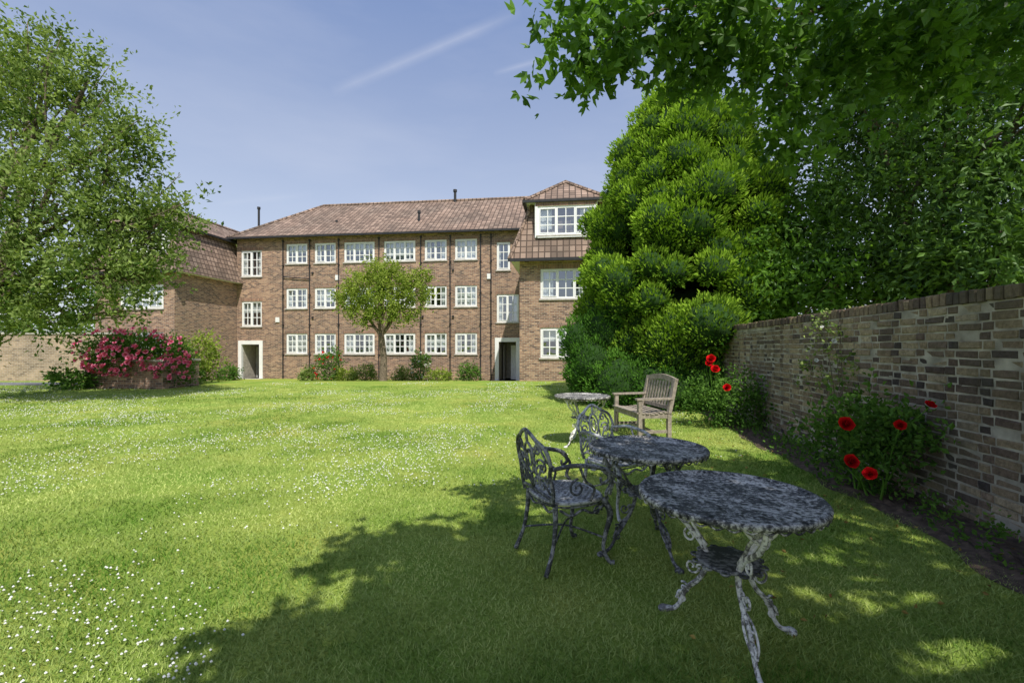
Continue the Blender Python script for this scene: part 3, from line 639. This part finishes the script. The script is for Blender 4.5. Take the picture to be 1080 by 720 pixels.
# ---------------------------------------------------------------- furniture
def spiral(c,r,turns,a0,sgn=1,n=14):
    return [(c[0]+r*(1-.85*i/n)*math.cos(a0+sgn*turns*2*math.pi*i/n),c[1]+r*(1-.85*i/n)*math.sin(a0+sgn*turns*2*math.pi*i/n)) for i in range(n+1)]
def table(loc,R,rot,mleg,angs,footr=.33):
    e=empty('garden_table',(loc[0],loc[1],0),rot); ht=.72
    b=B(); b.lathe([(0.001,ht-.006),(R*.3,ht-.005),(R*.93,ht-.006),(R*.945,ht+.003),(R,ht+.002),(R+.008,ht-.008),(R+.006,ht-.024),(R-.012,ht-.028),(R*.9,ht-.018),(.001,ht-.018)],0,64)
    for j in range(40):
        a=2*math.pi*j/40; a2=2*math.pi*(j+1)/40; r=R-.002; am=(a+a2)/2
        b.tube([(r*math.cos(a),r*math.sin(a),ht-.022),(r*math.cos(am),r*math.sin(am),ht-.038),(r*math.cos(a2),r*math.sin(a2),ht-.022)],.005,0,seg=5,n=3)
    b.build('top',[M_top],e,True,False)
    b=B()
    for A in angs:
        A=math.radians(A); c,s=math.cos(A),math.sin(A)
        f=lambda r,z,t=0:(r*c-t*s,r*s+t*c,z)
        main=[(R*.80,.70),(R*.84,.64),(R*.72,.56),(R*.48,.49),(.125,.42),(.105,.35),(.15,.25),(.22,.17),(footr*.82,.09),(footr*.95,.035),(footr+.05,.012)]
        b.tube([f(r,z) for r,z in main],[.013,.013,.014,.015,.017,.017,.015,.014,.013,.013,.017],flat=.8)
        inn=[(R*.45,.695),(R*.62,.62),(R*.5,.555),(.17,.5),(.11,.43)]
        b.tube([f(r,z) for r,z in inn],.009)
        for cc,rr,a0,sg in(((R*.66,.635),.042,0,1),((.2,.455),.035,1,-1),((.19,.30),.04,3,1),((.245,.115),.035,2,-1),((footr*.75,.17),.03,1,1),((.14,.30),.025,0,1)):
            b.tube([f(q[0],q[1]) for q in spiral(cc,rr,1.2,a0,sg)],.0062,seg=5,n=2)
        for t in(-1,1):
            b.tube([f(R*.74,.60,0),f(R*.76,.64,t*.05),f(R*.78,.70,t*.09)],.008)
            b.tube([f(.15,.25,0),f(.2,.2,t*.022),f(.25,.14,t*.02),f(.28,.1,0)],.006)
        b.lathe([(.001,.0),(.03,.0),(.03,.012),(.018,.022),(.001,.024)],0,12,f(footr+.045,0))
    b.lathe([(R*.78,.672),(R*.81,.672),(R*.81,.692),(R*.78,.692),(R*.78,.672)],0,48)
    b.build('legs',[mleg],e,True,False)
    b=B(); b.lathe([(.001,.385),(.13,.385),(.145,.39),(.145,.402),(.13,.404),(.001,.40)],0,32)
    for j in range(12):
        a=2*math.pi*j/12; cc=(.15*math.cos(a),.15*math.sin(a)); b.tube([(cc[0]+.018*math.cos(q),cc[1]+.018*math.sin(q),.394) for q in np.linspace(0,6.28,9)],.006,seg=5,n=2)
    b.build('shelf',[M_iron],e,True,False)
    return e
table((1.045,2.2),.41,0,M_ironw,(128,268,12),.31)
table((.965,3.25),.405,0,M_iron,(200,285,60),.33)
table((1.04,6.75),.405,.4,M_ironw,(200,320,80),.33)
def chair(loc,theta,mat):
    e=empty('iron_garden_chair',(loc[0],loc[1],0),theta); b=B()
    sx=lambda a:(.21*math.copysign(abs(math.cos(a))**.7,math.cos(a)),(.235+.01*math.cos(a))*math.copysign(abs(math.sin(a))**.7,math.sin(a)))
    N=32; rim=[(*sx(2*math.pi*i/N),.435) for i in range(N+1)]; b.tube(rim,.013,n=2,mi=1)
    b.tube([(x*.97,y*.97,.41) for x,y,z in rim],.008,n=2,seg=5)
    def ins(x,y): return (abs(x)/.205)**2.8+(abs(y)/.235)**2.8<1
    for k in np.arange(-.42,.43,.042):
        for sg in(-1,1):
            pts=[(t,sg*t+k) for t in np.linspace(-.22,.22,60) if ins(t,sg*t+k)]
            if len(pts)>3: b.tube([(*pts[0],.437),(*pts[-1],.437+.001*sg)],.0095,1,seg=6,smooth=False,flat=.6)
    bk=lambda y,z:(-.195-.16*(z-.43)-.03*(1-(y/.24)**2),y,z)
    fr=[(-.20,.43),(-.225,.52),(-.215,.62),(-.235,.70),(-.20,.79),(-.12,.83),(-.05,.87),(0,.885),(.05,.87),(.12,.83),(.20,.79),(.235,.70),(.215,.62),(.225,.52),(.20,.43)]
    b.tube([bk(*p) for p in fr],.013)
    def tb(pts,r=.009): b.tube([bk(*p) for p in pts],r,seg=6,n=3)
    tb([(.06*math.cos(t),.70+.10*math.sin(t)) for t in np.linspace(0,6.283,17)]); tb([(.03*math.cos(t),.70+.055*math.sin(t)) for t in np.linspace(0,6.283,11)],.007)
    tb([(-.2,.47),(0,.495),(.2,.47)],.011); tb([(0,.49),(0,.60)],.010); tb([(0,.8),(0,.88)],.010)
    for m in(-1,1):
        for c,r,a0,sg,tn in(((.13,.545),.055,0,1,1.2),((.145,.665),.055,3,-1,1.3),((.12,.765),.045,0,1,1.2),((.055,.565),.035,1,-1,1.1),((.185,.59),.025,2,1,1)):
            tb([(m*p[0],p[1]) for p in spiral(c,r,tn,a0,sg)],.0075)
        tb([(m*.0,.50),(m*.07,.60),(m*.06,.70),(m*.12,.80),(m*.09,.84)],.008)
        tb([(m*.2,.5),(m*.1,.6),(m*.19,.71),(m*.15,.78)],.008)
        a0=bk(m*.22,.66)
        b.tube([a0,(-.1,m*.265,.685),(.06,m*.275,.665),(.155,m*.27,.63),(.175,m*.262,.57),(.13,m*.255,.55),(.12,m*.25,.585)],[.013,.015,.016,.015,.012,.01,.009])
        b.tube([(.12,m*.272,.65),(.2,m*.26,.56),(.165,m*.25,.48),(.185,m*.235,.435)],.012)
        b.tube([(-.05,m*.27,.68),(0,m*.262,.58),(.07,m*.255,.52),(.05,m*.24,.44)],.009)
        b.tube([(q[0]-.06,m*.262,q[1]) for q in spiral((0,.54),.06,1.3,1.5,1)],.0075,seg=5,n=3)
        b.tube([(.175,m*.20,.43),(.215,m*.225,.33),(.19,m*.21,.2),(.175,m*.205,.1),(.205,m*.225,.02),(.235,m*.24,.008)],[.02,.022,.015,.012,.014,.018])
        b.tube([(-.18,m*.19,.43),(-.185,m*.20,.3),(-.21,m*.21,.15),(-.265,m*.225,.008)],[.018,.016,.013,.016])
        b.tube([(-.16,m*.215,.40),(-.08,m*.22,.355),(0,m*.225,.385),(.08,m*.222,.355),(.17,m*.215,.39)],.009)
        b.tube([(q[0],m*.215,q[1]) for q in spiral((.12,.36),.035,1.2,0,1)],.007,seg=5,n=3)
    for x in(.2,-.18): b.tube([(x,-.19,.40),(x,-.1,.36),(x,0,.385),(x,.1,.36),(x,.19,.40)],.009)
    b.tube([(.185,-.205,.17),(0,0,.21),(-.21,.21,.16)],.007);b.tube([(.185,.205,.17),(0,0,.225),(-.21,-.21,.16)],.007)
    b.build('frame',[mat,M_iron2],e,True,False); return e
chair((.36,3.12),math.radians(24),M_iron)
chair((.93,4.05),math.radians(-52),M_iron2)
def wbench(loc,theta,Wd=.95):
    e=empty('wooden_garden_bench',(loc[0],loc[1],0),theta); b=B(); h=Wd/2
    for m in(-1,1):
        y=m*(h-.03)
        b.beam((.24,y,0),(.24,y,.62),.06,.06); b.beam((-.24,y,0),(-.24,y,.42),.06,.06,0,(1,0,0)); b.beam((-.24,y,.40),(-.36,y,.95),.06,.055,0,(1,0,0))
        b.beam((-.29,y,.645),(.30,y,.64),.085,.028); b.beam((-.22,y,.38),(.22,y,.385),.035,.07); b.beam((-.22,y,.14),(.22,y,.14),.03,.045)
    b.beam((.25,-h+.06,.38),(.25,h-.06,.38),.03,.07); b.beam((-.22,-h+.06,.37),(-.22,h-.06,.37),.03,.06); b.beam((0,-h+.05,.14),(0,h-.05,.14),.04,.03)
    for i,x in enumerate(np.linspace(-.18,.27,7)): b.beam((x,-h,.425+.01*math.cos(i)),(x,h,.425+.01*math.cos(i)),.055,.02)
    b.beam((-.265,-h+.06,.50),(-.265,h-.06,.50),.03,.06,0,(0,0,1))
    pts=[(y,.90+.06*(1-(y/h)**2)) for y in np.linspace(-h,h,9)]
    for (ya,za),(yb,zb) in zip(pts,pts[1:]): b.beam((-.355,ya,za),(-.355,yb+.001,zb),.035,.085)
    for y in np.linspace(-h+.11,h-.11,9): b.beam((-.262,y,.51),(-.35,y,.90),.045,.016,0,(1,0,0))
    b.build('timber_frame',[M_wood],e,False,False); return e
wbench((2.1,7.4),math.radians(190),.95)
# ---------------------------------------------------------------- light, sky, camera
el=math.radians(55); hx,hy=.3,-.954
sd=Vector((hx*math.cos(el),hy*math.cos(el),math.sin(el)))
s=bpy.data.lights.new('sun','SUN'); s.energy=5; s.angle=math.radians(.5); s.color=(1,.96,.88)
so=bpy.data.objects.new('sun',s); so.rotation_euler=sd.to_track_quat('Z','Y').to_euler(); so.location=(10,-10,20); link(so)
w=bpy.data.worlds.new('World'); sc.world=w; w.use_nodes=True; nt=w.node_tree; nt.nodes.clear()
out=nt.nodes.new('ShaderNodeOutputWorld'); bg=nt.nodes.new('ShaderNodeBackground'); bg.inputs[1].default_value=.15
sky=nt.nodes.new('ShaderNodeTexSky'); sky.sky_type='NISHITA'; sky.sun_disc=False; sky.sun_elevation=el; sky.sun_rotation=math.atan2(hx,hy); sky.air_density=1.0; sky.dust_density=2; sky.ozone_density=1.2
tc=nt.nodes.new('ShaderNodeTexCoord'); lk=nt.links.new
def mth(op,a,b_=None,clamp=False):
    m=nt.nodes.new('ShaderNodeMath'); m.operation=op; m.use_clamp=clamp
    for i,x in enumerate((a,b_)):
        if x is None: continue
        if isinstance(x,(int,float)): m.inputs[i].default_value=x
        else: lk(x,m.inputs[i])
    return m.outputs[0]
def dot(v):
    d=nt.nodes.new('ShaderNodeVectorMath'); d.operation='DOT_PRODUCT'; lk(tc.outputs['Generated'],d.inputs[0]); d.inputs[1].default_value=tuple(v); return d.outputs['Value']
def dirp(px,py): v=np.array([(px-540)/F,1,(367-py)/F]); return v/np.linalg.norm(v)
nz=nt.nodes.new('ShaderNodeTexNoise'); nz.inputs['Scale'].default_value=9; nz.inputs['Detail'].default_value=5; lk(tc.outputs['Generated'],nz.inputs['Vector'])
mapn=nt.nodes.new('ShaderNodeMapping'); mapn.inputs['Scale'].default_value=(1.2,1.2,4.5); mapn.inputs['Rotation'].default_value=(.3,.5,0); lk(tc.outputs['Generated'],mapn.inputs[0])
nz2=nt.nodes.new('ShaderNodeTexNoise'); nz2.inputs['Scale'].default_value=1.6; nz2.inputs['Detail'].default_value=6; nz2.inputs['Roughness'].default_value=.55; lk(mapn.outputs[0],nz2.inputs['Vector'])
tot=mth('MULTIPLY',mth('SUBTRACT',nz2.outputs[0],.42,True),.5)
for (a,b2,wd,st) in(((350,98),(550,12),.015,.42),((520,78),(625,48),.008,.3),((230,215),(330,205),.01,.15)):
    d1,d2=dirp(*a),dirp(*b2); nrm=np.cross(d1,d2);nrm/=np.linalg.norm(nrm); mid=d1+d2;mid/=np.linalg.norm(mid); hc=float(mid@d1)
    band=mth('SUBTRACT',1,mth('DIVIDE',mth('ABSOLUTE',dot(nrm)),wd),True); band=mth('POWER',band,1.5)
    al=mth('DIVIDE',mth('SUBTRACT',dot(mid),hc),(1-hc),True)
    c=mth('MULTIPLY',mth('MULTIPLY',band,mth('POWER',al,.6)),mth('MULTIPLY',nz.outputs[0],st)); tot=mth('ADD',tot,c)
rp=nt.nodes.new('ShaderNodeValToRGB'); e_=rp.color_ramp.elements; e_[0].position=0; e_[0].color=(.84,.88,.97,1); e_[1].position=.68; e_[1].color=(.19,.30,.62,1)
lk(dot((0,0,1)),rp.inputs[0])
hz=nt.nodes.new('ShaderNodeVectorMath'); hz.operation='SCALE'; hz.inputs['Scale'].default_value=6.8; lk(rp.outputs[0],hz.inputs[0])
m0=nt.nodes.new('ShaderNodeMix'); m0.data_type='RGBA'; m0.inputs[0].default_value=.65; lk(sky.outputs[0],m0.inputs[6]); lk(hz.outputs[0],m0.inputs[7])
mx=nt.nodes.new('ShaderNodeMix'); mx.data_type='RGBA'; lk(mth('MINIMUM',tot,.6),mx.inputs[0]); lk(m0.outputs[2],mx.inputs[6]); mx.inputs[7].default_value=(5.8,5.9,6.4,1)
lk(mx.outputs[2],bg.inputs[0]); lk(bg.outputs[0],out.inputs[0])
cam=bpy.data.cameras.new('camera'); cam.lens=16; cam.sensor_width=36; cam.shift_y=7/1080; cam.clip_end=2000; cam.clip_start=.05
co=bpy.data.objects.new('camera',cam); co.location=(0,0,H); co.rotation_euler=(math.pi/2,0,0); link(co); sc.camera=co
sc.view_settings.view_transform='Standard'; sc.view_settings.look='None'; sc.view_settings.exposure=0
